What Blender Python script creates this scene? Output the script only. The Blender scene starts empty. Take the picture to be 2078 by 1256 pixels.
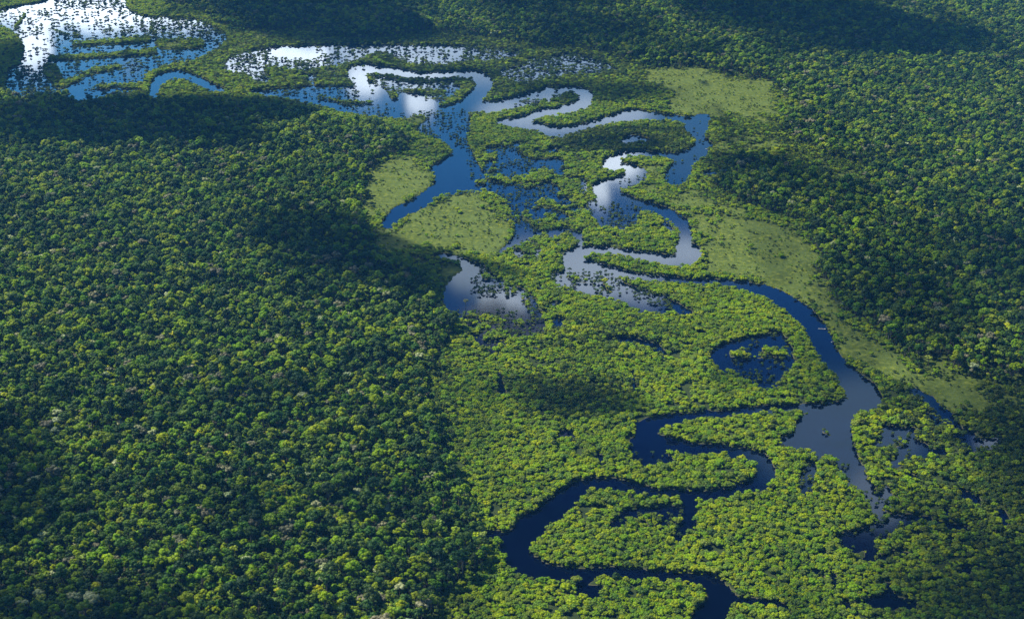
import bpy, math, random
import numpy as np
from mathutils import Vector

SC = bpy.context.scene
RNG = np.random.default_rng(7)

# ------------------------------------------------------------------ camera
CAM_H = 900.0
PITCH = math.radians(23.7)
FOC = 2855.0            # focal length in pixels of a 2078 px wide frame
PW, PH = 2078, 1256
cam_d = bpy.data.cameras.new("camera")
cam = bpy.data.objects.new("camera", cam_d)
SC.collection.objects.link(cam)
cam.location = (0, 0, CAM_H)
cam.rotation_euler = (math.pi / 2 - PITCH, 0, 0)
cam_d.sensor_width = 36.0
cam_d.lens = 36.0 * FOC / PW
cam_d.clip_start = 1.0
cam_d.clip_end = 80000.0
SC.camera = cam

# ------------------------------------------------------------------ light
SUN_AZ = math.radians(-62)     # measured from +Y (away from the camera), negative is left
SUN_EL = math.radians(47)
SUN_DIR = Vector((math.sin(SUN_AZ) * math.cos(SUN_EL), math.cos(SUN_AZ) * math.cos(SUN_EL), math.sin(SUN_EL)))
sun_d = bpy.data.lights.new("sun", 'SUN')
sun_d.energy = 5.0
sun_d.angle = math.radians(0.5)
sun_d.color = (1.0, 0.95, 0.82)
sun = bpy.data.objects.new("sun", sun_d)
SC.collection.objects.link(sun)
sun.rotation_euler = SUN_DIR.to_track_quat('Z', 'Y').to_euler()
sun.location = (0, 0, 1500)

SC.view_settings.view_transform = 'Standard'
SC.view_settings.look = 'None'
SC.view_settings.gamma = 1.0
SC.view_settings.exposure = 1.15
SC.view_settings.use_curve_mapping = False

SC.cycles.max_bounces = 5
SC.cycles.diffuse_bounces = 2
SC.cycles.glossy_bounces = 2
SC.cycles.transmission_bounces = 2
SC.cycles.volume_bounces = 0
SC.cycles.transparent_max_bounces = 12
SC.cycles.use_denoising = True
SC.render.film_transparent = False


def refl_uv(x, y):
    """direction in which the still water seen at photo pixel (x, y) mirrors the sky, as (X/Y, Z/Y)"""
    a = (x - PW / 2) / FOC
    b = (y - PH / 2) / FOC
    dy = math.cos(PITCH) - b * math.sin(PITCH)
    dz = math.sin(PITCH) + b * math.cos(PITCH)
    return a / dy, dz / dy


class NT:
    def __init__(self, tree):
        self.t = tree

    def n(self, typ, **kw):
        nd = self.t.nodes.new(typ)
        for k, v in kw.items():
            setattr(nd, k, v)
        return nd

    def l(self, a, b):
        self.t.links.new(a, b)

    def math(self, op, a, b=None, c=None, clamp=False):
        nd = self.n('ShaderNodeMath', operation=op, use_clamp=clamp)
        for i, v in enumerate((a, b, c)):
            if v is None:
                continue
            if isinstance(v, (int, float)):
                nd.inputs[i].default_value = v
            else:
                self.l(v, nd.inputs[i])
        return nd.outputs[0]

    def mix(self, fac, a, b, typ='MIX'):
        nd = self.n('ShaderNodeMix', data_type='RGBA', blend_type=typ)
        for idx, v in ((0, fac), (6, a), (7, b)):
            if isinstance(v, (int, float)):
                nd.inputs[idx].default_value = v
            elif isinstance(v, tuple):
                nd.inputs[idx].default_value = (*v[:3], 1)
            else:
                self.l(v, nd.inputs[idx])
        return nd.outputs[2]

    def ramp(self, fac, stops, interp='LINEAR'):
        nd = self.n('ShaderNodeValToRGB')
        nd.color_ramp.interpolation = interp
        e = nd.color_ramp.elements
        while len(e) < len(stops):
            e.new(0.5)
        for k, (p, c) in enumerate(stops):
            e[k].position = p
            e[k].color = (*c, 1) if isinstance(c, tuple) else (c, c, c, 1)
        if not isinstance(fac, (int, float)):
            self.l(fac, nd.inputs[0])
        return nd.outputs[0]


# (photo x, photo y of the patch in the water, half width, half height, strength) -> a bank of cloud in the sky
SKY_CLOUDS = [
    (140, 22, 330, 40, 1.5), (75, 98, 48, 45, 1.4), (380, 45, 90, 32, .8), (270, 135, 22, 9, .7), (590, 112, 95, 28, 1.5),
    (500, 135, 55, 40, 1.3), (800, 95, 190, 34, 1.0), (742, 162, 44, 32, 1.4), (845, 203, 28, 24, 1.35), (810, 148, 130, 24, 1.2),
    (1040, 120, 260, 60, 0.80), (1150, 232, 200, 40, 1.0), (1060, 252, 60, 14, 0.8),
    (1258, 338, 52, 30, 1.5), (1215, 385, 26, 30, 1.4), (1300, 360, 40, 50, 0.5),
    (1260, 520, 270, 40, 1.12), (1190, 575, 110, 40, 1.15), (1300, 590, 60, 22, 1.1), (1400, 300, 120, 70, 0.42),
    (1020, 608, 56, 26, 1.35), (950, 550, 50, 50, 0.95), (1700, 880, 190, 120, 0.64), (1770, 1010, 70, 60, 0.9),
    (2020, 895, 40, 25, 1.0), (1490, 572, 60, 14, 0.4),
]


def build_world():
    w = bpy.data.worlds.new("World")
    SC.world = w
    w.use_nodes = True
    nt = NT(w.node_tree)
    w.node_tree.nodes.clear()
    out = nt.n('ShaderNodeOutputWorld')
    bg = nt.n('ShaderNodeBackground')
    bg.inputs[1].default_value = 0.15
    nt.l(bg.outputs[0], out.inputs[0])
    sky = nt.n('ShaderNodeTexSky', sky_type='NISHITA')
    sky.sun_disc = False
    sky.sun_elevation = SUN_EL
    sky.sun_rotation = SUN_AZ
    sky.altitude = 900
    sky.air_density = 1.0
    sky.dust_density = 0.2
    sky.ozone_density = 3.0
    tc = nt.n('ShaderNodeTexCoord')
    sep = nt.n('ShaderNodeSeparateXYZ')
    nt.l(tc.outputs['Generated'], sep.inputs[0])
    X, Y, Z = sep.outputs
    tint = nt.ramp(Z, [(0.0, (0.40, 0.80, 0.85)), (0.18, (0.27, 0.66, 0.72)), (0.30, (0.18, 0.52, 0.74)),
                       (0.38, (0.10, 0.36, 0.68)), (0.47, (0.045, 0.15, 0.42)), (0.54, (0.006, 0.018, 0.09)),
                       (0.63, (0.004, 0.012, 0.06)), (0.78, (0.25, 0.30, 0.34)), (1.0, (0.25, 0.30, 0.34))])
    back = nt.math('MULTIPLY', nt.math('SUBTRACT', 0.45, Y), 3.0, clamp=True)
    tint = nt.mix(back, tint, (0.27, 0.31, 0.33))
    skyc = nt.mix(1.0, sky.outputs[0], tint, 'MULTIPLY')
    Ys = nt.math('MAXIMUM', Y, 0.02)
    u = nt.math('DIVIDE', X, Ys)
    v = nt.math('DIVIDE', Z, Ys)
    comb = nt.n('ShaderNodeCombineXYZ')
    nt.l(u, comb.inputs[0]); nt.l(v, comb.inputs[1])
    nz = nt.n('ShaderNodeTexNoise')
    nz.inputs['Scale'].default_value = 26
    nz.inputs['Detail'].default_value = 5
    nt.l(comb.outputs[0], nz.inputs['Vector'])
    dsep = nt.n('ShaderNodeSeparateColor')
    nt.l(nz.outputs['Color'], dsep.inputs[0])
    ud = nt.math('MULTIPLY_ADD', nt.math('SUBTRACT', dsep.outputs[0], 0.5), 0.030, u)
    vd = nt.math('MULTIPLY_ADD', nt.math('SUBTRACT', dsep.outputs[1], 0.5), 0.022, v)
    total = None
    for (x, y, rx, ry, s) in SKY_CLOUDS:
        cu, cv = refl_uv(x, y)
        u1, _ = refl_uv(x + rx, y)
        _, v1 = refl_uv(x, y + ry)
        su, sv = abs(u1 - cu), abs(v1 - cv)
        a = nt.math('MULTIPLY', nt.math('SUBTRACT', ud, cu), 1 / su)
        b = nt.math('MULTIPLY', nt.math('SUBTRACT', vd, cv), 1 / sv)
        d = nt.math('ADD', nt.math('MULTIPLY', a, a), nt.math('MULTIPLY', b, b))
        # flat topped, soft edged
        f = nt.math('MULTIPLY', nt.math('SUBTRACT', 1.45, d, clamp=False), 1.3, clamp=True)
        f = nt.math('MULTIPLY', f, s)
        total = f if total is None else nt.math('MAXIMUM', total, f)
    # a scatter of ordinary cloud everywhere else in the sky
    wn = nt.n('ShaderNodeTexNoise')
    wn.inputs['Scale'].default_value = 3.0
    wn.inputs['Detail'].default_value = 6
    nt.l(tc.outputs['Generated'], wn.inputs['Vector'])
    other = nt.ramp(wn.outputs[0], [(0.55, 0.0), (0.75, 0.8)])
    front = nt.math('LESS_THAN', Y, 0.30)
    otherv = nt.math('MULTIPLY', other, front)
    up = nt.math('GREATER_THAN', Z, 0.0)
    fine = nt.n('ShaderNodeTexNoise')
    fine.inputs['Scale'].default_value = 60
    fine.inputs['Detail'].default_value = 4
    nt.l(comb.outputs[0], fine.inputs['Vector'])
    inten = nt.math('MULTIPLY', nt.math('MAXIMUM', nt.math('MULTIPLY', total, nt.math('GREATER_THAN', Y, 0.3)), otherv), up)
    body = nt.math('MULTIPLY_ADD', fine.outputs[0], 0.3, 0.85)
    # cloud light: pale, brighter where the bank is deep
    cl = nt.n('ShaderNodeMix', data_type='RGBA')
    amp = nt.math('MULTIPLY', nt.math('POWER', inten, 2.6), 5.6)
    cc = nt.n('ShaderNodeCombineColor')
    nt.l(nt.math('MULTIPLY', nt.math('MULTIPLY_ADD', amp, 0.90, 0.22), body), cc.inputs[0])
    nt.l(nt.math('MULTIPLY', nt.math('MULTIPLY_ADD', amp, 0.97, 1.2), body), cc.inputs[1])
    nt.l(nt.math('MULTIPLY', nt.math('MULTIPLY_ADD', amp, 1.02, 2.6), body), cc.inputs[2])
    cover = nt.math('MULTIPLY', inten, 1.5, clamp=True)
    final = nt.mix(cover, skyc, cc.outputs[0])
    nt.l(final, bg.inputs[0])


build_world()

# ------------------------------------------------------------------ the map, traced on the ground
PAD = 120
MW, MH = PW + 2 * PAD, PH + 2 * PAD
yy, xx = np.mgrid[0:MH, 0:MW]
xx = (xx - PAD).astype(np.float32)
yy = (yy - PAD).astype(np.float32)


def smooth_poly(pts, it=2):
    p = np.array(pts, float)
    for _ in range(it):
        q = np.roll(p, -1, axis=0)
        p = np.stack([0.78 * p + 0.22 * q, 0.22 * p + 0.78 * q], 1).reshape(-1, 2)
    return p


def fill_poly(pts, sm=True):
    m = np.zeros((MH, MW), bool)
    p = smooth_poly(pts) if sm else np.array(pts, float)
    x0, y0 = p[:, 0] + PAD, p[:, 1] + PAD
    x1, y1 = np.roll(x0, -1), np.roll(y0, -1)
    cols = np.arange(MW)
    for r in range(max(0, int(y0.min())), min(MH, int(y0.max()) + 2)):
        k = (y0 <= r) != (y1 <= r)
        if not k.any():
            continue
        xs = np.sort(x0[k] + (r - y0[k]) * (x1[k] - x0[k]) / (y1[k] - y0[k]))
        for a, b in zip(xs[::2], xs[1::2]):
            m[r, max(0, int(math.ceil(a))):max(0, int(b) + 1)] = True
    return m


def stroke(pts, wid):
    m = np.zeros((MH, MW), bool)
    p = np.array(pts, float)
    w = np.array(wid if hasattr(wid, '__len__') else [wid] * len(p), float)
    # Catmull-Rom through the points
    P = np.vstack([2 * p[0] - p[1], p, 2 * p[-1] - p[-2]])
    W = np.concatenate([[w[0]], w, [w[-1]]])
    for i in range(1, len(P) - 2):
        n = max(3, int(np.hypot(*(P[i + 1] - P[i])) / 3))
        for t in np.linspace(0, 1, n, endpoint=False):
            a = 0.5 * ((2 * P[i]) + (P[i + 1] - P[i - 1]) * t + (2 * P[i - 1] - 5 * P[i] + 4 * P[i + 1] - P[i + 2]) * t * t
                       + (-P[i - 1] + 3 * P[i] - 3 * P[i + 1] + P[i + 2]) * t ** 3)
            r = (W[i] * (1 - t) + W[i + 1] * t) / 2
            cx, cy = a[0] + PAD, a[1] + PAD
            ix0, ix1 = int(max(0, cx - r - 1)), int(min(MW, cx + r + 2))
            iy0, iy1 = int(max(0, cy - r - 1)), int(min(MH, cy + r + 2))
            if ix1 <= ix0 or iy1 <= iy0:
                continue
            sx = xx[iy0:iy1, ix0:ix1] + PAD - cx
            sy = yy[iy0:iy1, ix0:ix1] + PAD - cy
            m[iy0:iy1, ix0:ix1] |= sx * sx + sy * sy <= r * r
    return m


def blur(a, r):
    a = a.astype(np.float32)
    for _ in range(2):
        for ax in (0, 1):
            pad = [(0, 0), (0, 0)]
            pad[ax] = (r + 1, r)
            c = np.cumsum(np.pad(a, pad, mode='edge'), axis=ax, dtype=np.float64)
            n = a.shape[ax]
            hi = np.take(c, np.arange(2 * r + 1, 2 * r + 1 + n), axis=ax)
            lo = np.take(c, np.arange(0, n), axis=ax)
            a = ((hi - lo) / (2 * r + 1)).astype(np.float32)
    return a


def vnoise(x, y, seed, oct=3):
    """smooth value noise, period 1 unit"""
    x = np.asarray(x, np.float64); y = np.asarray(y, np.float64)
    tot = np.zeros_like(x); amp = 1.0; norm = 0
    for o in range(oct):
        g = np.random.default_rng(seed + o).random((257, 257))
        xf, yf = np.floor(x), np.floor(y)
        tx, ty = x - xf, y - yf
        tx = tx * tx * (3 - 2 * tx); ty = ty * ty * (3 - 2 * ty)
        xi = xf.astype(int) % 256; yi = yf.astype(int) % 256
        v = (g[yi, xi] * (1 - tx) + g[yi, xi + 1] * tx) * (1 - ty) + (g[yi + 1, xi] * (1 - tx) + g[yi + 1, xi + 1] * tx) * ty
        tot += amp * v; norm += amp
        amp *= 0.5; x = x * 2.03; y = y * 2.03
    return tot / norm


water = np.zeros((MH, MW), bool)
dens = np.zeros((MH, MW), np.float32)     # how thickly bushes stand in the water
flood = np.zeros((MH, MW), bool)          # bright flood-plain bush
mead = np.zeros((MH, MW), np.float32)     # grass marsh, 1 = pure grass

E_ = 200
flood |= fill_poly([(-E_, 150), (-E_, -E_), (250, -E_), (280, 0), (420, 20), (450, 60), (560, 65), (640, 60), (700, 84),
                    (820, 72), (900, 60), (1050, 92), (1180, 95), (1290, 130), (1330, 145), (1430, 140), (1580, 170), (1590, 230),
                    (1560, 270), (1720, 330), (1780, 365), (1740, 385), (1620, 345), (1530, 310), (1470, 330), (1430, 365),
                    (1470, 400), (1560, 430), (1650, 480), (1670, 560), (1690, 630), (1760, 670), (1880, 740), (1960, 770),
                    (2078, 770), (2078 + E_, 760), (2078 + E_, PH + E_), (820, PH + E_), (860, 1256), (930, 1180),
                    (1000, 1130), (960, 1040), (915, 940), (890, 840), (860, 760), (900, 700), (950, 660), (890, 630),
                    (860, 560), (800, 530), (770, 490), (740, 450), (735, 340), (860, 294), (800, 262), (700, 250),
                    (560, 220), (300, 204), (120, 205), (0, 190)])
MV = [.95, .7, .8, .8, 1, .8, .74, .68, .9, .9, .9, .8, .8, .72, .56, .56, .46, .6, .52, .5]
MV_used = []
MP = [
    [(738, 345), (790, 338), (862, 338), (882, 352), (876, 380), (835, 408), (790, 430), (765, 450), (742, 420)],
    [(735, 345), (800, 322), (870, 300), (908, 300), (912, 312), (880, 328), (790, 336)],
    [(752, 462), (800, 478), (830, 440), (900, 400), (960, 392), (1000, 410), (1048, 460), (1040, 490), (1015, 525), (985, 538), (940, 520), (880, 512), (760, 498)],
    [(862, 545), (900, 532), (942, 535), (920, 565), (905, 600), (902, 640), (880, 590)],
    [(1290, 145), (1380, 138), (1430, 150), (1445, 163), (1520, 163), (1570, 180), (1572, 215), (1540, 238), (1430, 234),
     (1380, 236), (1345, 205), (1372, 185), (1310, 165)],
    [(1405, 450), (1440, 452), (1530, 448), (1600, 468), (1652, 505), (1642, 560), (1665, 625), (1600, 600), (1500, 566),
     (1420, 552), (1432, 520), (1405, 490)],
    [(1640, 612), (1700, 648), (1790, 700), (1870, 738), (1960, 778), (2010, 830), (1960, 830), (1880, 790), (1800, 765), (1740, 750), (1700, 700)],
    [(1545, 280), (1620, 300), (1720, 345), (1765, 370), (1740, 378), (1650, 340), (1570, 305)],
    [(812, 240), (872, 234), (845, 262), (825, 266)],
    [(1100, 217), (1130, 196), (1165, 188), (1170, 203), (1130, 218)],
    [(305, 84), (410, 78), (418, 98), (330, 103)],
    [(412, 115), (470, 95), (540, 65), (575, 72), (510, 100), (440, 118)],
    [(80, 133), (118, 130), (132, 185), (105, 175)],
    [(1240, 328), (1300, 330), (1365, 322), (1340, 372), (1320, 400), (1280, 395), (1320, 360), (1300, 340)],
    [(1330, 395), (1400, 375), (1450, 400), (1560, 432), (1650, 480), (1640, 500), (1530, 448), (1440, 452), (1400, 450), (1370, 425)],
    [(1440, 300), (1490, 262), (1600, 285), (1560, 310), (1480, 330), (1445, 350), (1410, 365), (1400, 345)],
    [(1780, 720), (1900, 715), (2200, 770), (2200, 860), (1960, 850), (1850, 790)],
    [(1640, 480), (1680, 560), (1710, 650), (1660, 640), (1640, 580)],
    [(720, 380), (760, 340), (760, 440), (800, 520), (740, 490)],
    [(1290, 140), (1460, 135), (1620, 175), (1610, 240), (1560, 265), (1500, 250), (1570, 220), (1500, 160)],
]
for p in MP:
    k_ = fill_poly(p)
    mead[k_] = np.maximum(mead[k_], MV[len(MV_used)])
    MV_used.append(1)

WP = [
    [(12, 135), (80, 133), (125, 152), (140, 186), (60, 198), (12, 194)],
    [(-E_, 60), (0, 20), (60, 8), (108, 0), (108, -E_), (290, -E_), (252, 2), (262, 22), (300, 35), (400, 37), (428, 50),
     (466, 72), (450, 95), (415, 112), (400, 125), (340, 138), (318, 150), (290, 162), (295, 182), (240, 186), (225, 192),
     (170, 207), (130, 203), (140, 186), (128, 176), (120, 150), (80, 133), (48, 135), (30, 182), (12, 192), (18, 160),
     (42, 128), (52, 92), (25, 62), (0, 50), (-E_, 90)],
    [(455, 132), (470, 110), (540, 95), (640, 92), (720, 88), (800, 91), (900, 91), (1000, 96), (1058, 100), (1052, 117),
     (1000, 122), (930, 126), (900, 132), (850, 132), (820, 128), (790, 106), (750, 107), (740, 118), (690, 131), (650, 136),
     (640, 140), (600, 142), (560, 132), (530, 136), (550, 168), (520, 166), (500, 150), (465, 146)],
    [(485, 186), (600, 175), (700, 172), (745, 184), (765, 206), (840, 198), (930, 206), (1010, 210), (1000, 224), (950, 230),
     (880, 240), (830, 240), (760, 238), (700, 227), (640, 214), (560, 196)],
    [(752, 152), (850, 166), (950, 164), (962, 180), (930, 200), (800, 192), (765, 170)],
    [(1010, 140), (1060, 133), (1110, 118), (1150, 107), (1200, 114), (1252, 135), (1220, 150), (1150, 152), (1100, 156), (1080, 166), (1040, 168), (1015, 155)],
    [(1388, 240), (1430, 230), (1446, 240), (1430, 262), (1432, 280), (1452, 296), (1432, 305), (1442, 315), (1420, 325),
     (1405, 345), (1387, 377), (1350, 377), (1347, 350), (1375, 325), (1340, 318), (1370, 312), (1402, 300), (1414, 285), (1386, 262)],
    [(1218, 324), (1250, 314), (1275, 314), (1252, 328), (1290, 334), (1312, 344), (1314, 362), (1300, 376), (1272, 382), (1250, 380),
     (1268, 394), (1245, 408), (1213, 402), (1197, 384), (1205, 370), (1250, 360), (1276, 349), (1262, 342), (1232, 352)],
    [(1256, 286), (1275, 273), (1300, 275), (1328, 286), (1290, 289), (1265, 295)],
    [(1188, 412), (1225, 400), (1265, 402), (1302, 425), (1290, 460), (1262, 472), (1200, 440)],
    [(1113, 550), (1180, 550), (1240, 563), (1300, 585), (1350, 600), (1385, 625), (1340, 636), (1290, 632), (1250, 606), (1180, 592), (1130, 582)],
    [(868, 240), (910, 230), (962, 234), (952, 260), (946, 290), (966, 320), (976, 345), (992, 370), (985, 386), (950, 390),
     (900, 398), (860, 423), (812, 445), (785, 468), (770, 456), (798, 420), (840, 405), (868, 382), (888, 368), (868, 340),
     (900, 324), (920, 310), (905, 290), (868, 275), (845, 266), (832, 258), (848, 247)],
    [(1022, 300), (1060, 284), (1052, 310), (1080, 324), (1140, 320), (1152, 334), (1110, 344), (1060, 346), (1040, 362), (1008, 352), (1003, 320)],
    [(972, 362), (1010, 368), (1060, 384), (1132, 372), (1142, 390), (1092, 402), (1086, 420), (1050, 434), (1033, 426), (1028, 402), (988, 390)],
    [(1020, 438), (1060, 452), (1112, 470), (1082, 480), (1050, 497), (1016, 524), (1013, 505), (1045, 480), (1040, 452)],
    [(870, 520), (905, 514), (940, 524), (987, 540), (1002, 560), (1062, 588), (1088, 602), (1102, 650), (1112, 665), (1080, 684),
     (1050, 682), (1008, 665), (960, 650), (905, 642), (898, 600), (910, 570), (942, 548), (932, 535), (900, 528)],
    [(1722, 768), (1760, 773), (1797, 800), (1782, 822), (1742, 836), (1727, 850), (1732, 900), (1747, 940), (1772, 985), (1792, 1025),
     (1803, 1048), (1783, 1048), (1753, 1002), (1718, 977), (1698, 942), (1658, 932), (1648, 912), (1608, 907), (1575, 890), (1618, 880), (1613, 850),
     (1650, 830), (1700, 820), (1730, 800)],
    [(1283, 880), (1330, 900), (1372, 935), (1352, 950), (1300, 942), (1273, 918)],
    [(1435, 716), (1470, 694), (1540, 683), (1582, 673), (1600, 685), (1612, 720), (1608, 745), (1590, 756), (1582, 782), (1540, 787), (1500, 752), (1450, 747)],
    [(1925, 880), (1990, 890), (2035, 882), (2042, 903), (1980, 912), (1940, 892)],
    [(1700, 1080), (1790, 1062), (1835, 1055), (1800, 1090), (1740, 1115), (1700, 1112)],
    [(1628, 935), (1662, 940), (1650, 1000), (1622, 1002)],
]
for p in WP:
    water |= fill_poly(p)
WS = [
    ([(312, 188), (318, 167), (340, 155), (370, 154), (400, 163), (430, 178), (456, 184)], [17, 18, 16, 15, 17, 13, 5]),
    ([(770, 204), (745, 180), (725, 158), (714, 146), (740, 140), (800, 147), (850, 155), (900, 152), (960, 152), (975, 160), (985, 172), (965, 195), (950, 212)],
     [44, 30, 24, 15, 17, 17, 11, 9, 15, 25, 28, 26, 30]),
    ([(826, 198), (848, 212)], [36, 36]),
    ([(950, 217), (1000, 217), (1050, 207), (1110, 192), (1160, 184), (1192, 193), (1185, 208), (1150, 222), (1100, 230), (1060, 243), (1018, 247)],
     [22, 19, 20, 26, 12, 20, 19, 15, 13, 11, 8]),
    ([(1012, 248), (1050, 253), (1090, 258), (1130, 268), (1180, 258), (1230, 245), (1280, 234), (1340, 238), (1400, 247), (1425, 260)],
     [7, 11, 13, 20, 10, 12, 20, 13, 12, 30]),
    ([(1398, 320), (1340, 316), (1290, 311), (1250, 318)], [16, 14, 12, 14]),
    ([(1225, 390), (1260, 402), (1300, 415), (1350, 432), (1385, 455), (1390, 480), (1385, 505), (1395, 518)], [36, 22, 18, 22, 26, 30, 30, 38]),
    ([(1405, 515), (1370, 528), (1310, 520), (1260, 511), (1200, 508), (1160, 524), (1165, 535), (1220, 546), (1290, 560), (1370, 568), (1440, 571),
      (1500, 578), (1560, 594), (1610, 622), (1645, 652), (1665, 682), (1682, 720), (1712, 755), (1745, 790), (1765, 808)],
     [40, 22, 18, 14, 17, 38, 28, 22, 15, 10, 10, 13, 28, 34, 38, 42, 40, 40, 56, 56]),
    ([(1158, 518), (1186, 484)], 8),
    ([(1705, 824), (1620, 827), (1540, 831), (1460, 839), (1400, 844), (1340, 855), (1310, 875), (1330, 895), (1380, 905), (1450, 910), (1510, 920),
      (1545, 935), (1553, 960), (1530, 984), (1470, 1000), (1400, 1004), (1330, 1000), (1270, 985), (1220, 980), (1170, 997), (1120, 1035), (1070, 1075),
      (1045, 1112), (1072, 1148), (1140, 1163), (1230, 1160), (1320, 1166), (1400, 1170), (1440, 1185), (1462, 1212), (1440, 1262), (1400, 1330), (1380, 1400)],
     [12, 12, 14, 12, 14, 24, 44, 32, 20, 18, 20, 30, 42, 24, 18, 16, 18, 22, 22, 36, 44, 50, 54, 44, 24, 14, 14, 16, 32, 50, 74, 90, 90]),
    ([(1395, 1005), (1402, 1040), (1386, 1075), (1372, 1092)], [22, 32, 26, 14]),
    ([(1240, 1068), (1270, 1045), (1330, 1036), (1385, 1040)], [8, 16, 12, 14]),
    ([(1012, 760), (1022, 795)], [12, 14]),
    ([(1140, 880), (1165, 880)], 13), ([(995, 1082), (1045, 1094)], 13), ([(1180, 1194), (1215, 1202)], 26),
    ([(1230, 688), (1280, 690), (1330, 702), (1355, 725)], [6, 12, 12, 8]), ([(1870, 800), (1905, 832), (1945, 862)], [8, 14, 12]),
    ([(1790, 893), (1855, 872)], [20, 12]), ([(1490, 1214), (1560, 1224)], [14, 10]), ([(1210, 925), (1225, 932)], 10),
    ([(1840, 908), (1880, 928)], [10, 16]), ([(1960, 1005), (1990, 1020)], [10, 8]), ([(2035, 1040), (2045, 1052)], 12),
    ([(1370, 620), (1400, 636)], 12), ([(1430, 352), (1480, 346)], 8), ([(1810, 1050), (1890, 1052)], [16, 8]),
]
open_ = np.zeros((MH, MW), bool)
for p, w_ in WS:
    up_ = min(q[1] for q in p) < 262
    k_ = stroke(p, [v + 4 for v in w_] if up_ and hasattr(w_, '__len__') else w_)
    water |= k_
    open_ |= k_
for p, w_ in [([(1795, 868), (1830, 880), (1870, 905), (1912, 926)], [14, 20, 18, 10]), ([(1950, 1000), (1985, 1012)], [14, 12]),
              ([(1900, 1060), (1960, 1075)], [10, 12]), ([(2030, 1035), (2040, 1062)], [12, 12]), ([(1850, 790), (1890, 812), (1925, 845), (1950, 872)], [8, 14, 16, 12]),
              ([(1550, 1225), (1600, 1232)], [12, 8]), ([(1690, 1170), (1700, 1192)], [12, 10]), ([(1000, 700), (995, 725)], [10, 10]), ([(1285, 760), (1290, 790)], [10, 10])]:
    water |= stroke(p, w_)
# levees and islets standing up out of the water
for p, w_ in [
    ([(150, 89), (250, 83), (305, 79)], [9, 11, 12]), ([(100, 119), (200, 113), (315, 104)], [9, 10, 13]),
    ([(128, 172), (180, 148), (248, 134)], [13, 13, 9]), ([(165, 150), (200, 133)], [5, 4]), ([(195, 177), (292, 174)], [9, 12]),
    ([(300, 156), (330, 142), (410, 124)], [12, 11, 12]), ([(110, 60), (135, 70), (165, 73)], [4, 5, 5]), ([(205, 65), (232, 60)], [4, 4]),
    ([(645, 197), (700, 207), (755, 209)], [5, 8, 6]), ([(345, 165), (375, 162)], [4, 4]), ([(385, 172), (412, 182)], [6, 6]),
    ([(760, 152), (850, 163), (930, 160)], [6, 8, 8]), ([(800, 182), (870, 187), (905, 186)], [5, 10, 8]), ([(930, 165), (950, 175), (930, 195)], [16, 22, 16]),
    ([(895, 212), (925, 207)], [7, 6]), ([(1485, 716), (1540, 708), (1590, 720)], [16, 22, 14]), ([(1500, 722), (1550, 722)], [12, 14]),
    ([(965, 372), (985, 368)], [7, 9]), ([(1060, 205), (1110, 205)], [5, 5]), ([(1100, 414), (1130, 406)], [10, 10]),
    ([(1672, 875), (1682, 878)], [9, 9]), ([(1672, 928), (1700, 938)], [12, 12]), ([(1348, 242), (1385, 256)], [6, 14]), ([(50, 30), (28, 60)], [5, 5]),
    ([(985, 560), (1010, 575), (1045, 590)], [14, 16, 14]), ([(955, 638), (1000, 648), (1060, 660)], [14, 18, 14]), ([(1062, 600), (1085, 640)], [8, 10]),
    ([(1225, 570), (1240, 590)], [8, 8]), ([(1150, 560), (1190, 572)], [6, 8]),
]:
    water &= ~stroke(p, w_)
for k_ in (8, 10, 12):
    water &= ~fill_poly(MP[k_])
water &= ~fill_poly([(1100, 218), (1130, 195), (1165, 189), (1170, 202), (1130, 220)])

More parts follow.
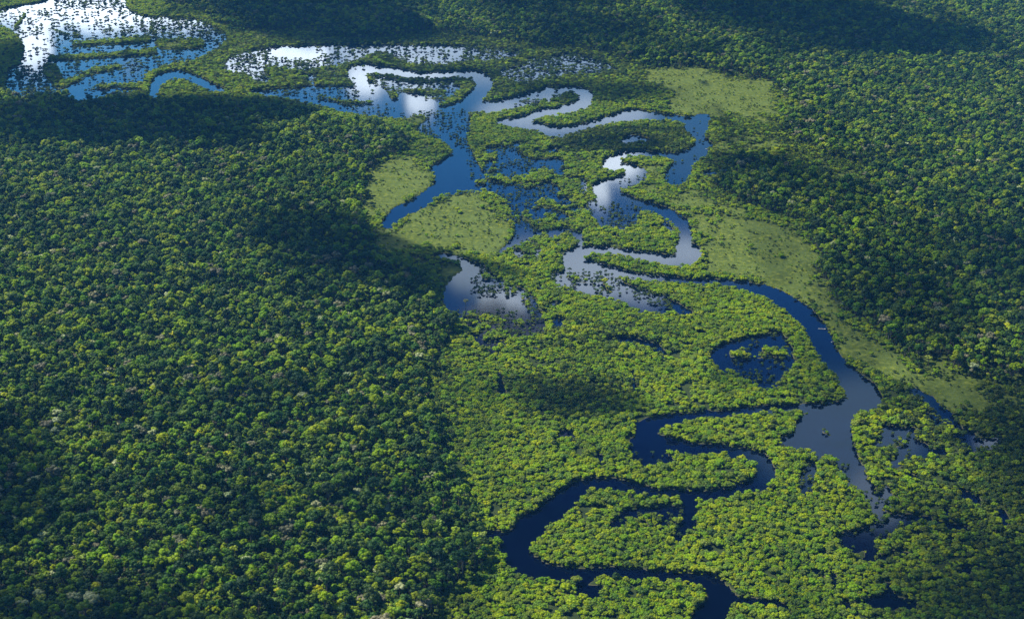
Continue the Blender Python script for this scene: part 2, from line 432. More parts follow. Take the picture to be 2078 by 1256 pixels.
for p, d in [
    ([(40, 100), (130, 75), (130, 130), (60, 130)], .16), ([(0, 20), (440, 20), (470, 72), (440, 105), (130, 85), (0, 60)], .14),
    ([(270, 38), (470, 50), (460, 105), (300, 80)], .38), ([(120, 90), (410, 100), (400, 135), (290, 170), (130, 200)], .18),
    ([(10, 135), (80, 130), (120, 200), (10, 200)], .6), ([(100, -20), (290, -40), (262, 15), (110, 18)], .4),
    ([(455, 100), (545, 90), (545, 170), (455, 150)], .45), ([(630, 88), (1060, 88), (1060, 135), (640, 145)], .25),
    ([(940, 90), (1065, 90), (1065, 125), (940, 130)], .65), ([(545, 122), (650, 124), (650, 145), (545, 142)], .6),
    ([(480, 170), (760, 165), (760, 205), (600, 205)], .28), ([(640, 212), (780, 212), (830, 240), (680, 232)], .2),
    ([(752, 152), (850, 166), (950, 164), (962, 180), (930, 200), (800, 192), (765, 170)], .42),
    ([(1005, 100), (1260, 100), (1260, 170), (1005, 170)], .55), ([(1030, 180), (1130, 175), (1130, 215), (1040, 218)], .45),
    ([(840, 228), (965, 228), (960, 300), (905, 292), (840, 268)], .42), ([(940, 280), (970, 280), (1000, 390), (960, 392)], .3),
    ([(1000, 280), (1160, 280), (1150, 440), (1000, 440)], .38), ([(1015, 440), (1110, 440), (1110, 500), (1060, 500)], .35),
    ([(955, 545), (1100, 560), (1110, 600), (960, 600)], .55), ([(905, 632), (1115, 630), (1110, 690), (905, 660)], .6),
    ([(1060, 590), (1120, 590), (1120, 690), (1070, 690)], .3), ([(1190, 405), (1305, 420), (1290, 475), (1190, 440)], .5),
    ([(1113, 548), (1250, 548), (1390, 610), (1390, 640), (1260, 600), (1120, 590)], .5), ([(1435, 690), (1480, 690), (1480, 745), (1435, 745)], .04),
    ([(1480, 672), (1615, 672), (1615, 790), (1500, 790)], .45), ([(1273, 890), (1340, 915), (1370, 950), (1273, 945)], .35),
    ([(1620, 930), (1720, 930), (1740, 1010), (1620, 1010)], .5), ([(1700, 1000), (1850, 1000), (1850, 1120), (1690, 1120)], .4),
    ([(1840, 780), (2060, 860), (2060, 920), (1860, 880)], .6), ([(1240, 1030), (1380, 1030), (1380, 1090), (1240, 1075)], .5),
    ([(1368, 1010), (1420, 1010), (1420, 1095), (1365, 1095)], .22), ([(1400, 240), (1450, 240), (1450, 300), (1385, 280)], .12),
    ([(1340, 320), (1420, 320), (1420, 380), (1340, 380)], .15), ([(1260, 370), (1310, 355), (1310, 385), (1260, 385)], .25),
    ([(1060, 1040), (1130, 1040), (1130, 1130), (1080, 1130)], .10), ([(1225, 685), (1370, 685), (1370, 730), (1225, 715)], .4),
    ([(1780, 860), (1900, 860), (1900, 940), (1780, 940)], .4), ([(335, 160), (400, 162), (405, 190), (340, 190)], .6),
    ([(870, 512), (960, 520), (905, 545), (870, 530)], .1),
]:
    k = fill_poly(p, False)
    dens[k] = np.maximum(dens[k], d) if d > .05 else d
dens[open_] *= .12
dens = blur(dens, 2)
waterf = blur(water, 1)
floodf = blur(flood, 11)
meadf = blur(mead, 12)

for a_ in (waterf, meadf, dens):      # nothing is known past the traced map: forest there
    a_[0, :] = a_[-1, :] = 0
    a_[:, 0] = a_[:, -1] = 0
CP, SP = math.cos(PITCH), math.sin(PITCH)


def to_world(x, y, z=0.0):
    a = (x - PW / 2) / FOC
    b = (y - PH / 2) / FOC
    dy = CP - b * SP
    dz = -SP - b * CP
    t = (CAM_H - z) / -dz
    return a * t, dy * t


def to_px(X, Y, Z=0.0):
    dz = Z - CAM_H
    depth = Y * CP - dz * SP
    up = Y * SP + dz * CP
    return PW / 2 + FOC * X / depth, PH / 2 - FOC * up / depth, depth


def sample(arr, X, Y, Z=0.0):
    px, py, _ = to_px(X, Y, Z)
    px = np.clip(px + PAD, 0, MW - 1.001); py = np.clip(py + PAD, 0, MH - 1.001)
    ix = px.astype(int); iy = py.astype(int)
    fx = px - ix; fy = py - iy
    return (arr[iy, ix] * (1 - fx) + arr[iy, ix + 1] * fx) * (1 - fy) + (arr[iy + 1, ix] * (1 - fx) + arr[iy + 1, ix + 1] * fx) * fy


def wander(X, Y):
    wx = X + (vnoise(X / 45, Y / 45, 301, 4) - .5) * 44
    wy = Y + (vnoise(X / 45 + 90, Y / 45, 311, 4) - .5) * 80
    return wx, wy


pool = np.zeros((MH, MW), np.float32)
for p, v_ in [([(935, 285), (1150, 280), (1210, 330), (1200, 400), (1380, 430), (1375, 500), (1190, 480), (1060, 540), (1010, 545), (1050, 470), (990, 395), (960, 340)], 1),
              ([(940, 540), (1110, 560), (1160, 650), (1120, 720), (980, 740), (930, 660)], 1), ([(1100, 560), (1420, 590), (1380, 650), (1160, 600)], .8),
              ([(1740, 850), (1900, 800), (2060, 880), (2050, 960), (1900, 930), (1960, 1060), (1830, 1100), (1650, 1020), (1640, 940), (1740, 960)], .78),
              ([(1480, 680), (1620, 670), (1620, 800), (1520, 800)], 1), ([(440, 70), (760, 130), (760, 180), (440, 170)], .9), ([(0, 120), (330, 140), (320, 205), (0, 205)], .9),
              ([(1220, 1020), (1400, 1020), (1400, 1100), (1230, 1090)], .9), ([(1200, 680), (1370, 690), (1370, 740), (1260, 710)], .9), ([(1000, 100), (1300, 100), (1290, 170), (1000, 175)], .9),
              ([(1600, 1060), (2000, 1060), (2000, 1256), (1600, 1256)], .7)]:
    k_ = fill_poly(p)
    pool[k_] = np.maximum(pool[k_], v_)
poolf = blur(pool, 14)
poolf[0, :] = poolf[-1, :] = 0
poolf[:, 0] = poolf[:, -1] = 0


def land_height(X, Y):
    ok = (Y > 900) & (np.abs(X) < 2300)
    wx = X + (vnoise(X / 14, Y / 14, 31, 2) - .5) * 7
    wy = Y + (vnoise(X / 14 + 50, Y / 14, 41, 2) - .5) * 12
    wy = np.maximum(wy, 900)
    # the traced shore is where the low trees of the near bank hide the water: the real one lies behind them
    dry = 1 - np.clip(sample(meadf, wx, wy) * 2, 0, 1)
    w = np.maximum(sample(waterf, wx, wy), np.maximum(sample(waterf, wx, wy, 2.0), sample(waterf, wx, wy, 4.0)) * dry)
    pn = vnoise(X / 24, Y / 30, 401, 4)
    pw = np.clip((pn - (0.985 - .46 * sample(poolf, wx, wy))) * 9 + .5, 0, 1)
    w = np.maximum(w, pw * dry)
    w = np.where(ok, w, 0)
    t = np.clip((0.5 - w) * 2, -1, 1)
    h = np.where(t > 0, 0.9 * np.sqrt(np.clip(t, 0, 1)), -1.6 * np.sqrt(np.clip(-t, 0, 1)))
    return h + np.where(t > 0.2, 0.5 * vnoise(X / 40, Y / 40, 5, 3), 0)


# ------------------------------------------------------------------ materials
def new_mat(name):
    m = bpy.data.materials.new(name)
    m.use_nodes = True
    m.node_tree.nodes.clear()
    return m, NT(m.node_tree)


def leaf_material(name, dark, mid, light, trans=0.4, patch=0.0, rough=0.55, spread=1.0):
    m, nt = new_mat(name)
    out = nt.n('ShaderNodeOutputMaterial')
    oi = nt.n('ShaderNodeObjectInfo')
    geo = nt.n('ShaderNodeNewGeometry')
    n1 = nt.n('ShaderNodeTexNoise'); n1.inputs['Scale'].default_value = 0.35; n1.inputs['Detail'].default_value = 2
    nt.l(geo.outputs['Position'], n1.inputs['Vector'])
    # stands of one species run together: a broad drift of colour over the land
    n2 = nt.n('ShaderNodeTexNoise'); n2.inputs['Scale'].default_value = 0.011; n2.inputs['Detail'].default_value = 3
    nt.l(geo.outputs['Position'], n2.inputs['Vector'])
    r = nt.math('MULTIPLY', nt.math('SUBTRACT', oi.outputs['Random'], 0.5), 1.15 * spread)
    s = nt.math('ADD', nt.math('MULTIPLY', nt.math('SUBTRACT', n1.outputs[0], 0.5), 0.7), r)
    s = nt.math('ADD', s, nt.math('MULTIPLY', nt.math('SUBTRACT', n2.outputs[0], 0.5), 1.5 + patch))
    s = nt.math('ADD', s, 0.5, clamp=True)
    col = nt.ramp(s, [(0.0, dark), (0.5, mid), (1.0, light)])
    # every tree its own hue
    wn = nt.n('ShaderNodeTexWhiteNoise', noise_dimensions='1D')
    nt.l(oi.outputs['Random'], wn.inputs['W'])
    hsv = nt.n('ShaderNodeHueSaturation')
    nt.l(col, hsv.inputs['Color'])
    nt.l(nt.math('MULTIPLY_ADD', wn.outputs['Value'], 0.050, 0.482), hsv.inputs['Hue'])
    nt.l(nt.math('MULTIPLY_ADD', oi.outputs['Random'], 0.3, 0.86), hsv.inputs['Saturation'])
    bs = nt.n('ShaderNodeBsdfPrincipled')
    bs.inputs['Roughness'].default_value = rough
    bs.inputs['Specular IOR Level'].default_value = 0.13
    nt.l(hsv.outputs[0], bs.inputs['Base Color'])
    tr = nt.n('ShaderNodeBsdfTranslucent')
    tcol = nt.mix(1.0, hsv.outputs[0], (1.25, 1.35, 0.55), 'MULTIPLY')
    nt.l(tcol, tr.inputs[0])
    mx = nt.n('ShaderNodeMixShader'); mx.inputs[0].default_value = trans
    nt.l(bs.outputs[0], mx.inputs[1]); nt.l(tr.outputs[0], mx.inputs[2])
    nt.l(mx.outputs[0], out.inputs[0])
    return m


M_FOREST = leaf_material('forest_leaves', (0.022, 0.056, 0.010), (0.076, 0.142, 0.013), (0.24, 0.310, 0.032))
M_PALE = leaf_material('pale_leaves', (0.20, 0.24, 0.11), (0.28, 0.32, 0.16), (0.38, 0.40, 0.24), trans=0.25, spread=.7)
M_YEL = leaf_material('yellow_leaves', (0.20, 0.27, 0.02), (0.30, 0.36, 0.025), (0.40, 0.43, 0.04), trans=0.3, spread=.7)
M_FLOOD = leaf_material('flood_plain_leaves', (0.085, 0.145, 0.004), (0.185, 0.265, 0.004), (0.29, 0.355, 0.008), spread=.75)
M_OLIVE = leaf_material('olive_leaves', (0.035, 0.065, 0.008), (0.075, 0.11, 0.012), (0.13, 0.165, 0.02))
M_BUSH = leaf_material('water_bush_leaves', (0.03, 0.055, 0.014), (0.06, 0.095, 0.02), (0.12, 0.16, 0.03))
M_GRASS = leaf_material('marsh_grass_blades', (0.055, 0.090, 0.005), (0.145, 0.190, 0.008), (0.30, 0.32, 0.022), rough=.9, spread=.8, patch=1.6)

M_BARK, nt = new_mat('bark')
o_ = nt.n('ShaderNodeOutputMaterial'); b_ = nt.n('ShaderNodeBsdfPrincipled')
nz = nt.n('ShaderNodeTexNoise'); nz.inputs['Scale'].default_value = 3.0
nt.l(nt.ramp(nz.outputs[0], [(0.3, (0.09, 0.07, 0.05)), (0.7, (0.22, 0.19, 0.15))]), b_.inputs['Base Color'])
b_.inputs['Roughness'].default_value = 0.9
nt.l(b_.outputs[0], o_.inputs[0])

M_GROUND, nt = new_mat('ground_soil_and_grass')
o_ = nt.n('ShaderNodeOutputMaterial'); b_ = nt.n('ShaderNodeBsdfPrincipled')
at = nt.n('ShaderNodeAttribute'); at.attribute_name = 'meadow'
tc = nt.n('ShaderNodeNewGeometry')
nz = nt.n('ShaderNodeTexNoise'); nz.inputs['Scale'].default_value = 0.12; nz.inputs['Detail'].default_value = 8
nt.l(tc.outputs['Position'], nz.inputs['Vector'])
n3 = nt.n('ShaderNodeTexNoise'); n3.inputs['Scale'].default_value = 0.02; n3.inputs['Detail'].default_value = 4
nt.l(tc.outputs['Position'], n3.inputs['Vector'])
gr = nt.ramp(nz.outputs[0], [(0.3, (0.03, 0.045, 0.007)), (0.5, (0.055, 0.078, 0.009)), (0.7, (0.12, 0.14, 0.018))])
gr = nt.mix(nt.ramp(n3.outputs[0], [(0.4, 0.0), (0.65, 0.6)]), gr, (0.07, 0.10, 0.02))
so = nt.ramp(nz.outputs[0], [(0.3, (0.012, 0.022, 0.007)), (0.7, (0.032, 0.046, 0.012))])
sepz = nt.n('ShaderNodeSeparateXYZ'); nt.l(tc.outputs['Position'], sepz.inputs[0])
mud = nt.math('MULTIPLY', nt.math('SUBTRACT', 0.75, sepz.outputs[2]), 1.6, clamp=True)
cc = nt.mix(at.outputs['Fac'], so, gr)
cc = nt.mix(nt.math('MULTIPLY', mud, 0.75), cc, (0.085, 0.080, 0.045))
nt.l(cc, b_.inputs['Base Color']); b_.inputs['Roughness'].default_value = 0.95
b_.inputs['Specular IOR Level'].default_value = 0.1
bp = nt.n('ShaderNodeBump'); bp.inputs['Strength'].default_value = 0.8; bp.inputs['Distance'].default_value = 1.2
nt.l(nz.outputs[0], bp.inputs['Height']); nt.l(bp.outputs[0], b_.inputs['Normal'])
nt.l(b_.outputs[0], o_.inputs[0])

M_WATER, nt = new_mat('river_water')
o_ = nt.n('ShaderNodeOutputMaterial'); b_ = nt.n('ShaderNodeBsdfPrincipled')
tc = nt.n('ShaderNodeNewGeometry')
n3 = nt.n('ShaderNodeTexNoise'); n3.inputs['Scale'].default_value = 0.008; n3.inputs['Detail'].default_value = 3
nt.l(tc.outputs['Position'], n3.inputs['Vector'])
nt.l(nt.ramp(n3.outputs[0], [(0.35, (0.0003, 0.0008, 0.006)), (0.65, (0.0006, 0.0014, 0.009))]), b_.inputs['Base Color'])
b_.inputs['Roughness'].default_value = 0.05
b_.inputs['IOR'].default_value = 1.36
nz = nt.n('ShaderNodeTexNoise'); nz.inputs['Scale'].default_value = 0.5; nz.inputs['Detail'].default_value = 3
nt.l(tc.outputs['Position'], nz.inputs['Vector'])
bp = nt.n('ShaderNodeBump'); bp.inputs['Strength'].default_value = 0.03; bp.inputs['Distance'].default_value = 0.3
nt.l(nz.outputs[0], bp.inputs['Height']); nt.l(bp.outputs[0], b_.inputs['Normal'])
nt.l(b_.outputs[0], o_.inputs[0])


# ------------------------------------------------------------------ mesh helpers
def mesh_np(name, verts, faces, mat=None, smooth=False):
    """faces: (n,3) or (n,4) int array, or list of such arrays"""
    me = bpy.data.meshes.new(name)
    fl = faces if isinstance(faces, list) else [faces]
    verts = np.asarray(verts, np.float32)
    me.vertices.add(len(verts))
    me.vertices.foreach_set('co', verts.ravel())
    loops = np.concatenate([f.ravel() for f in fl]).astype(np.int32)
    tot = np.concatenate([np.full(len(f), f.shape[1]) for f in fl]).astype(np.int32)
    me.loops.add(len(loops))
    me.loops.foreach_set('vertex_index', loops)
    me.polygons.add(len(tot))
    me.polygons.foreach_set('loop_start', (np.cumsum(tot) - tot).astype(np.int32))
    me.polygons.foreach_set('loop_total', tot)
    if smooth:
        me.polygons.foreach_set('use_smooth', np.ones(len(tot), bool))
    me.update(calc_edges=True)
    me.validate()
    if mat:
        me.materials.append(mat)
    return me


def link(o):
    SC.collection.objects.link(o)
    return o


# ------------------------------------------------------------------ ground, water
def axis(lo, hi, step, far):
    core = np.arange(lo, hi + step, step)
    g = [step]
    while sum(g) < far:
        g.append(g[-1] * 1.5)
    g = np.cumsum(g)
    return np.concatenate([lo - g[::-1], core, core[-1] + g])


gx = axis(-1960, 1960, 4.2, 30000)
gy = axis(1040, 5760, 4.6, 30000)
GX, GY = np.meshgrid(gx, gy)
GZ = land_height(GX, GY)
nx, ny = len(gx), len(gy)
idx = np.arange(nx * ny).reshape(ny, nx)
quads = np.stack([idx[:-1, :-1], idx[:-1, 1:], idx[1:, 1:], idx[1:, :-1]], -1).reshape(-1, 4)
gm = mesh_np('ground', np.stack([GX, GY, GZ], -1).reshape(-1, 3), quads, M_GROUND, True)
att = gm.attributes.new('meadow', 'FLOAT', 'POINT')
WX, WY = wander(GX, GY)
mv = np.where((GY > 1100) & (np.abs(GX) < 2300), sample(meadf, WX, np.maximum(WY, 1000)), 0)
mv = np.clip((mv + (vnoise(GX / 25, GY / 25, 71, 3) - .5) * .9 - .3) * 3, 0, 1)
att.data.foreach_set('value', mv.ravel().astype(np.float32))
g = link(bpy.data.objects.new('ground', gm)); g['kind'] = 'structure'
wm = mesh_np('river_water', [(-32000, -30000, 0), (32000, -30000, 0), (32000, 34000, 0), (-32000, 34000, 0)], np.array([[0, 1, 2, 3]]), M_WATER)
wo = link(bpy.data.objects.new('river_water', wm)); wo['kind'] = 'structure'


# ------------------------------------------------------------------ trees
def ico():
    t = (1 + 5 ** .5) / 2
    v = np.array([(-1, t, 0), (1, t, 0), (-1, -t, 0), (1, -t, 0), (0, -1, t), (0, 1, t), (0, -1, -t), (0, 1, -t),
                  (t, 0, -1), (t, 0, 1), (-t, 0, -1), (-t, 0, 1)], float)
    f = np.array([(0, 11, 5), (0, 5, 1), (0, 1, 7), (0, 7, 10), (0, 10, 11), (1, 5, 9), (5, 11, 4), (11, 10, 2), (10, 7, 6),
                  (7, 1, 8), (3, 9, 4), (3, 4, 2), (3, 2, 6), (3, 6, 8), (3, 8, 9), (4, 9, 5), (2, 4, 11), (6, 2, 10), (8, 6, 7), (9, 8, 1)])
    v /= np.linalg.norm(v[0])
    vs = [tuple(p) for p in v]; cache = {}
    def mid(a, b):
        k = (min(a, b), max(a, b))
        if k not in cache:
            p = (np.array(vs[a]) + np.array(vs[b])); p /= np.linalg.norm(p)
            vs.append(tuple(p)); cache[k] = len(vs) - 1
        return cache[k]
    nf = []
    for a, b, c in f:
        ab, bc, ca = mid(a, b), mid(b, c), mid(c, a)
        nf += [(a, ab, ca), (b, bc, ab), (c, ca, bc), (ab, bc, ca)]
    return np.array(vs), np.array(nf)


ICO_V, ICO_F = ico()


def crown_mesh(name, seed, mat, R, z0, H, lobes, leaves, leafsize, dome=0.6, joined_trunk=False):
    """broadleaf crown of radius R, height H, bottom at z0: lumpy lobes clothed in leaf clumps"""
    rg = np.random.default_rng(seed)
    V = []; T = []; Q = []; n = 0
    L = []
    ex = rg.uniform(.78, 1.25); lean = rg.uniform(0, 3.14)
    for k in range(lobes):
        a = 2.399 * k + rg.random() * .9
        rr = R * (0.0 if k == 0 else (0.30 + 0.42 * ((k / lobes) ** .6)) * rg.uniform(.85, 1.15))
        lr = R * rg.uniform(.30, .46)
        zc = z0 + H * (0.42 + 0.36 * (1 - (rr / R) ** 2) * dome / .6 + rg.uniform(-.12, .10))
        bx, by = rr * math.cos(a) * ex, rr * math.sin(a) / ex
        L.append((bx * math.cos(lean) - by * math.sin(lean), bx * math.sin(lean) + by * math.cos(lean), zc, lr))
    for (lx, ly, lz, lr) in L:
        sq = rg.uniform(.65, .9)
        d = 1 + rg.uniform(-.16, .12, len(ICO_V))
        p = ICO_V * d[:, None] * lr * .88
        p[:, 2] *= sq
        V.append(p + (lx, ly, lz)); T.append(ICO_F + n); n += len(p)
        m = leaves
        dirs = rg.normal(size=(m, 3)); dirs[:, 2] = np.abs(dirs[:, 2]) * 0.9 - .25
        dirs /= np.linalg.norm(dirs, axis=1)[:, None]
        c = dirs * lr * rg.uniform(.84, 1.14, m)[:, None]
        c[:, 2] *= sq
        c += (lx, ly, lz)
        nr = dirs + rg.normal(size=(m, 3)) * .45; nr /= np.linalg.norm(nr, axis=1)[:, None]
        up = rg.normal(size=(m, 3))
        t1 = np.cross(nr, up); t1 /= np.linalg.norm(t1, axis=1)[:, None]
        t2 = np.cross(nr, t1)
        s = (leafsize * rg.uniform(.6, 1.3, m))[:, None]
        q = np.stack([c - t1 * s, c - t2 * s * .8 - nr * s * .25, c + t1 * s, c + t2 * s * .8 - nr * s * .25], 1).reshape(-1, 3)
        V.append(q); Q.append(np.arange(m * 4).reshape(m, 4) + n); n += m * 4
    V = np.concatenate(V)
    me = mesh_np(name, V, [np.concatenate(T), np.concatenate(Q)], mat)
    return me, L


def trunk_mesh(name, seed, z0, H, r, limbs):
    rg = np.random.default_rng(seed)
    V = []; Q = []; n = 0
    def tube(p0, p1, r0, r1, k=6, bend=0.0):
        nonlocal n
        p0 = np.array(p0, float); p1 = np.array(p1, float)
        segs = 4
        pts = [p0 + (p1 - p0) * t + np.array([math.sin(t * 3.1) * bend, math.cos(t * 2.3) * bend - bend, 0]) for t in np.linspace(0, 1, segs + 1)]
        for i, p in enumerate(pts):
            rr = r0 + (r1 - r0) * i / segs
            if i == 0 and r0 > r * .9:
                rr *= 1.5
            a = np.arange(k) * 2 * math.pi / k
            V.append(np.stack([p[0] + np.cos(a) * rr, p[1] + np.sin(a) * rr, np.full(k, p[2])], 1))
            if i:
                for j in range(k):
                    Q.append((n + (i - 1) * k + j, n + (i - 1) * k + (j + 1) % k, n + i * k + (j + 1) % k, n + i * k + j))
        n += (segs + 1) * k
    top = z0 + H * .45
    tube((0, 0, -1.5), (0, 0, top), r, r * .55, 8, .25)
    for (lx, ly, lz, lr) in limbs:
        tube((0, 0, z0 * rg.uniform(.75, 1.0)), (lx, ly, lz), r * .45, r * .12, 5, .3)
    return mesh_np(name, np.concatenate(V), np.array(Q), M_BARK, True)


LIB = bpy.data.collections.new('tree_library')     # source shapes, not linked to the scene


class Kind:
    """several shapes of one plant; each is a crown mesh and (mostly) a trunk mesh"""
    def __init__(self, name, mat, nvar, R, z0, H, lobes, leaves, leafsize, seed, dome=.6, trunk=None):
        self.name = name
        self.shapes = []
        self.col = bpy.data.collections.new(name + '_shapes')
        rg = random.Random(seed)
        for k in range(nvar):
            r = R * rg.uniform(.85, 1.15); h = H * rg.uniform(.85, 1.2); zz = z0 * rg.uniform(.85, 1.15)
            cm, L = crown_mesh(name + '_crown', seed * 100 + k, mat, r, zz, h, max(2, lobes + rg.randint(-1, 2)), leaves, leafsize, dome)
            tm = trunk_mesh(name + '_trunk', seed * 100 + k + 50, zz, h, trunk, L[:5]) if trunk else None
            self.shapes.append((cm, tm))
            # one mesh for the mass planting
            src = [m for m in (cm, tm) if m]
            vs = []; fs3 = []; fs4 = []; mi3 = []; mi4 = []; n = 0
            for j, m in enumerate(src):
                co = np.zeros(len(m.vertices) * 3, np.float32); m.vertices.foreach_get('co', co)
                vs.append(co.reshape(-1, 3))
                tot = np.zeros(len(m.polygons), np.int32); m.polygons.foreach_get('loop_total', tot)
                lv = np.zeros(len(m.loops), np.int32); m.loops.foreach_get('vertex_index', lv)
                st = np.cumsum(tot) - tot
                i3 = st[tot == 3]; i4 = st[tot == 4]
                fs3.append(np.stack([lv[i3 + q] for q in range(3)], 1) + n); mi3.append(np.full(len(i3), j))
                fs4.append(np.stack([lv[i4 + q] for q in range(4)], 1) + n); mi4.append(np.full(len(i4), j))
                n += len(m.vertices)
            f3 = np.concatenate(fs3); f4 = np.concatenate(fs4)
            me = mesh_np(name, np.concatenate(vs), [f3, f4] if len(f3) else [f4], mat)
            if tm:
                me.materials.append(M_BARK)
                mi = np.concatenate([np.concatenate(mi3), np.concatenate(mi4)]) if len(f3) else np.concatenate(mi4)
                me.polygons.foreach_set('material_index', mi.astype(np.int32))
            o = bpy.data.objects.new('%s_shape' % name, me)
            self.col.objects.link(o)


K_FOREST = Kind('rainforest_tree', M_FOREST, 14, 3.85, 6.8, 8.4, 9, 44, 0.42, 11, .9, .34)
K_PALE = Kind('pale_tree', M_PALE, 4, 5.2, 9.5, 8.0, 11, 34, 0.62, 12, .45, .42)
K_YEL = Kind('yellow_green_tree', M_YEL, 4, 4.8, 8.5, 8.5, 10, 34, 0.62, 13, .6, .40)
M_BROWN = leaf_material('grey_brown_leaves', (0.07, 0.075, 0.035), (0.13, 0.13, 0.07), (0.20, 0.19, 0.12), trans=0.25, spread=.8)
K_BROWN = Kind('grey_brown_tree', M_BROWN, 4, 4.8, 7.5, 7.5, 9, 26, 0.5, 18, .5, .36)
K_FLOOD = Kind('flood_plain_tree', M_FLOOD, 12, 3.9, 1.0, 5.4, 9, 44, 0.38, 14, .6, .22)
K_OLIVE = Kind('olive_green_tree', M_OLIVE, 8, 3.6, 1.2, 5.8, 9, 44, 0.38, 15, .6, .22)
K_BUSH = Kind('water_bush', M_BUSH, 5, 3.0, -0.8, 5.6, 6, 30, 0.45, 16, .6, .15)
K_GRASS = Kind('marsh_grass', M_GRASS, 4, 1.9, -0.9, 1.9, 4, 22, 0.45, 17, .3, None)


# the sheet of points each kind grows at
def grid_points(step, seed, ylo=1080, yhi=5700):
    rg = np.random.default_rng(seed)
    ys = np.arange(ylo, yhi, step * .866)
    out = []
    for j, y in enumerate(ys):
        half = (y * CP + CAM_H * SP) / FOC * (PW / 2) + 190
        xs = np.arange(-half, half, step) + (j % 2) * step / 2
        out.append(np.stack([xs, np.full(len(xs), y)], 1))
    p = np.concatenate(out)
    p += rg.uniform(-.42, .42, p.shape) * step
    return p, rg


def water_at(p):
    return land_height(p[:, 0], p[:, 1]) < 0.12


P = {}      # kind -> list of arrays (x, y, z, scale)


def put(kind, xy, scale, z=0.3):
    z = np.broadcast_to(z, (len(xy),)) if np.isscalar(z) else z
    P.setdefault(kind, []).append(np.column_stack([xy, z, scale]))


pf, rg = grid_points(6.7, 1)


def classes(p, zs=(0, 9)):
    wx, wy = wander(p[:, 0], p[:, 1])
    n1 = (vnoise(p[:, 0] / 30, p[:, 1] / 30, 61, 3) - .5) * .7 + np.sin(p[:, 0] * 91.7 + p[:, 1] * 47.3) * .14
    n2 = (vnoise(p[:, 0] / 25, p[:, 1] / 25, 71, 3) - .5) * .9
    fl = np.maximum.reduce([sample(floodf, wx, wy, z) for z in zs]) + n1
    md0 = sample(meadf, wx, wy) + n2 + np.sin(p[:, 0] * 77.1 + p[:, 1] * 31.7) * .12
    # tall trees keep back from whatever the photograph shows open behind them
    opn = np.maximum.reduce([sample(meadf, wx, wy, 11), sample(waterf, p[:, 0], p[:, 1], 9), sample(waterf, p[:, 0], p[:, 1], 16)])
    return fl, md0, opn


fl, md, opn = classes(pf)
isf = (fl < .5) & (md < .45) & (opn < .45) & ~water_at(pf)
pts = pf[isf]
# a fringe of low wood thins into the tall forest
size = np.clip(rg.lognormal(0.0, .33, len(pts)), .48, 2.1)
patch = vnoise(pts[:, 0] / 60, pts[:, 1] / 60, 81, 3)
size *= .86 + .36 * patch
roll = rg.random(len(pts))
edge = fl[isf]
pale = roll < .008
yel = (roll > .010) & (roll < .035)
gap = (roll > .955)
brn = (roll > .035) & (roll < .035 + .10 * np.clip(vnoise(pts[:, 0] / 70, pts[:, 1] / 70, 83, 3) - .4, 0, 1) * 3)
gap |= vnoise(pts[:, 0] / 11, pts[:, 1] / 11, 85, 2) > .88
base = ~(pale | yel | gap | brn)
put(K_BROWN, pts[brn], size[brn] * .95)
put(K_FOREST, pts[base], size[base])
put(K_PALE, pts[pale], np.clip(size[pale], .75, 1.25))
put(K_YEL, pts[yel], np.clip(size[yel], .7, 1.2))
# saplings filling between the crowns
ps, rg2 = grid_points(8.2, 2)
fl2, md2, op2 = classes(ps)
k = (fl2 < .55) & (md2 < .4) & (op2 < .5) & ~water_at(ps)
put(K_FOREST, ps[k], rg2.uniform(.42, .72, k.sum()))
# the tall pale and yellow crowns one can pick out in the photograph (photo x, y, size)
for kind, lst in ((K_PALE, [(785, 605, 1.5), (772, 632, 1.3), (710, 800, 1.2), (405, 795, 1.0), (640, 1030, 1.25), (590, 1068, 1.3), (280, 870, 1.1),
                            (188, 1228, 1.7), (142, 1215, 1.2), (70, 980, 1.4), (1210, 90, 1.0), (80, 1205, 1.1), (432, 595, 1.1), (945, 610, .9), (590, 545, 1.0),
                            (1940, 490, 1.2), (1915, 545, 1.2), (1980, 120, 1.1), (705, 650, 1.1), (230, 545, 1.0), (470, 785, 1.0), (1820, 340, 1.2), (1780, 285, 1.2)]),
                  (K_YEL, [(407, 885, 1.5), (385, 932, 1.4), (412, 1000, 1.4), (270, 972, 1.2), (335, 935, 1.2), (740, 632, 1.1), (330, 375, 1.1),
                           (1970, 520, 1.3), (245, 1060, 1.3), (190, 1085, 1.2), (220, 1145, 1.7), (670, 1040, 1.2), (720, 855, 1.2), (1970, 440, 1.1), (1912, 345, 1.1)])):
    w = np.array([to_world(x, y, 14) for x, y, _ in lst])
    put(kind, w, np.array([s for *_, s in lst]))

# flood plain
pq, rg = grid_points(4.5, 3)
fl, md, opn = classes(pq)
k = ((fl >= .42) | (opn >= .4)) & (md < .45) & ~water_at(pq)
pts = pq[k]
px, py, _ = to_px(pts[:, 0], pts[:, 1])
size = .76 * np.clip(rg.lognormal(0, .28, len(pts)), .42, 1.9) * (.8 + .4 * vnoise(pts[:, 0] / 45, pts[:, 1] / 45, 91, 3))
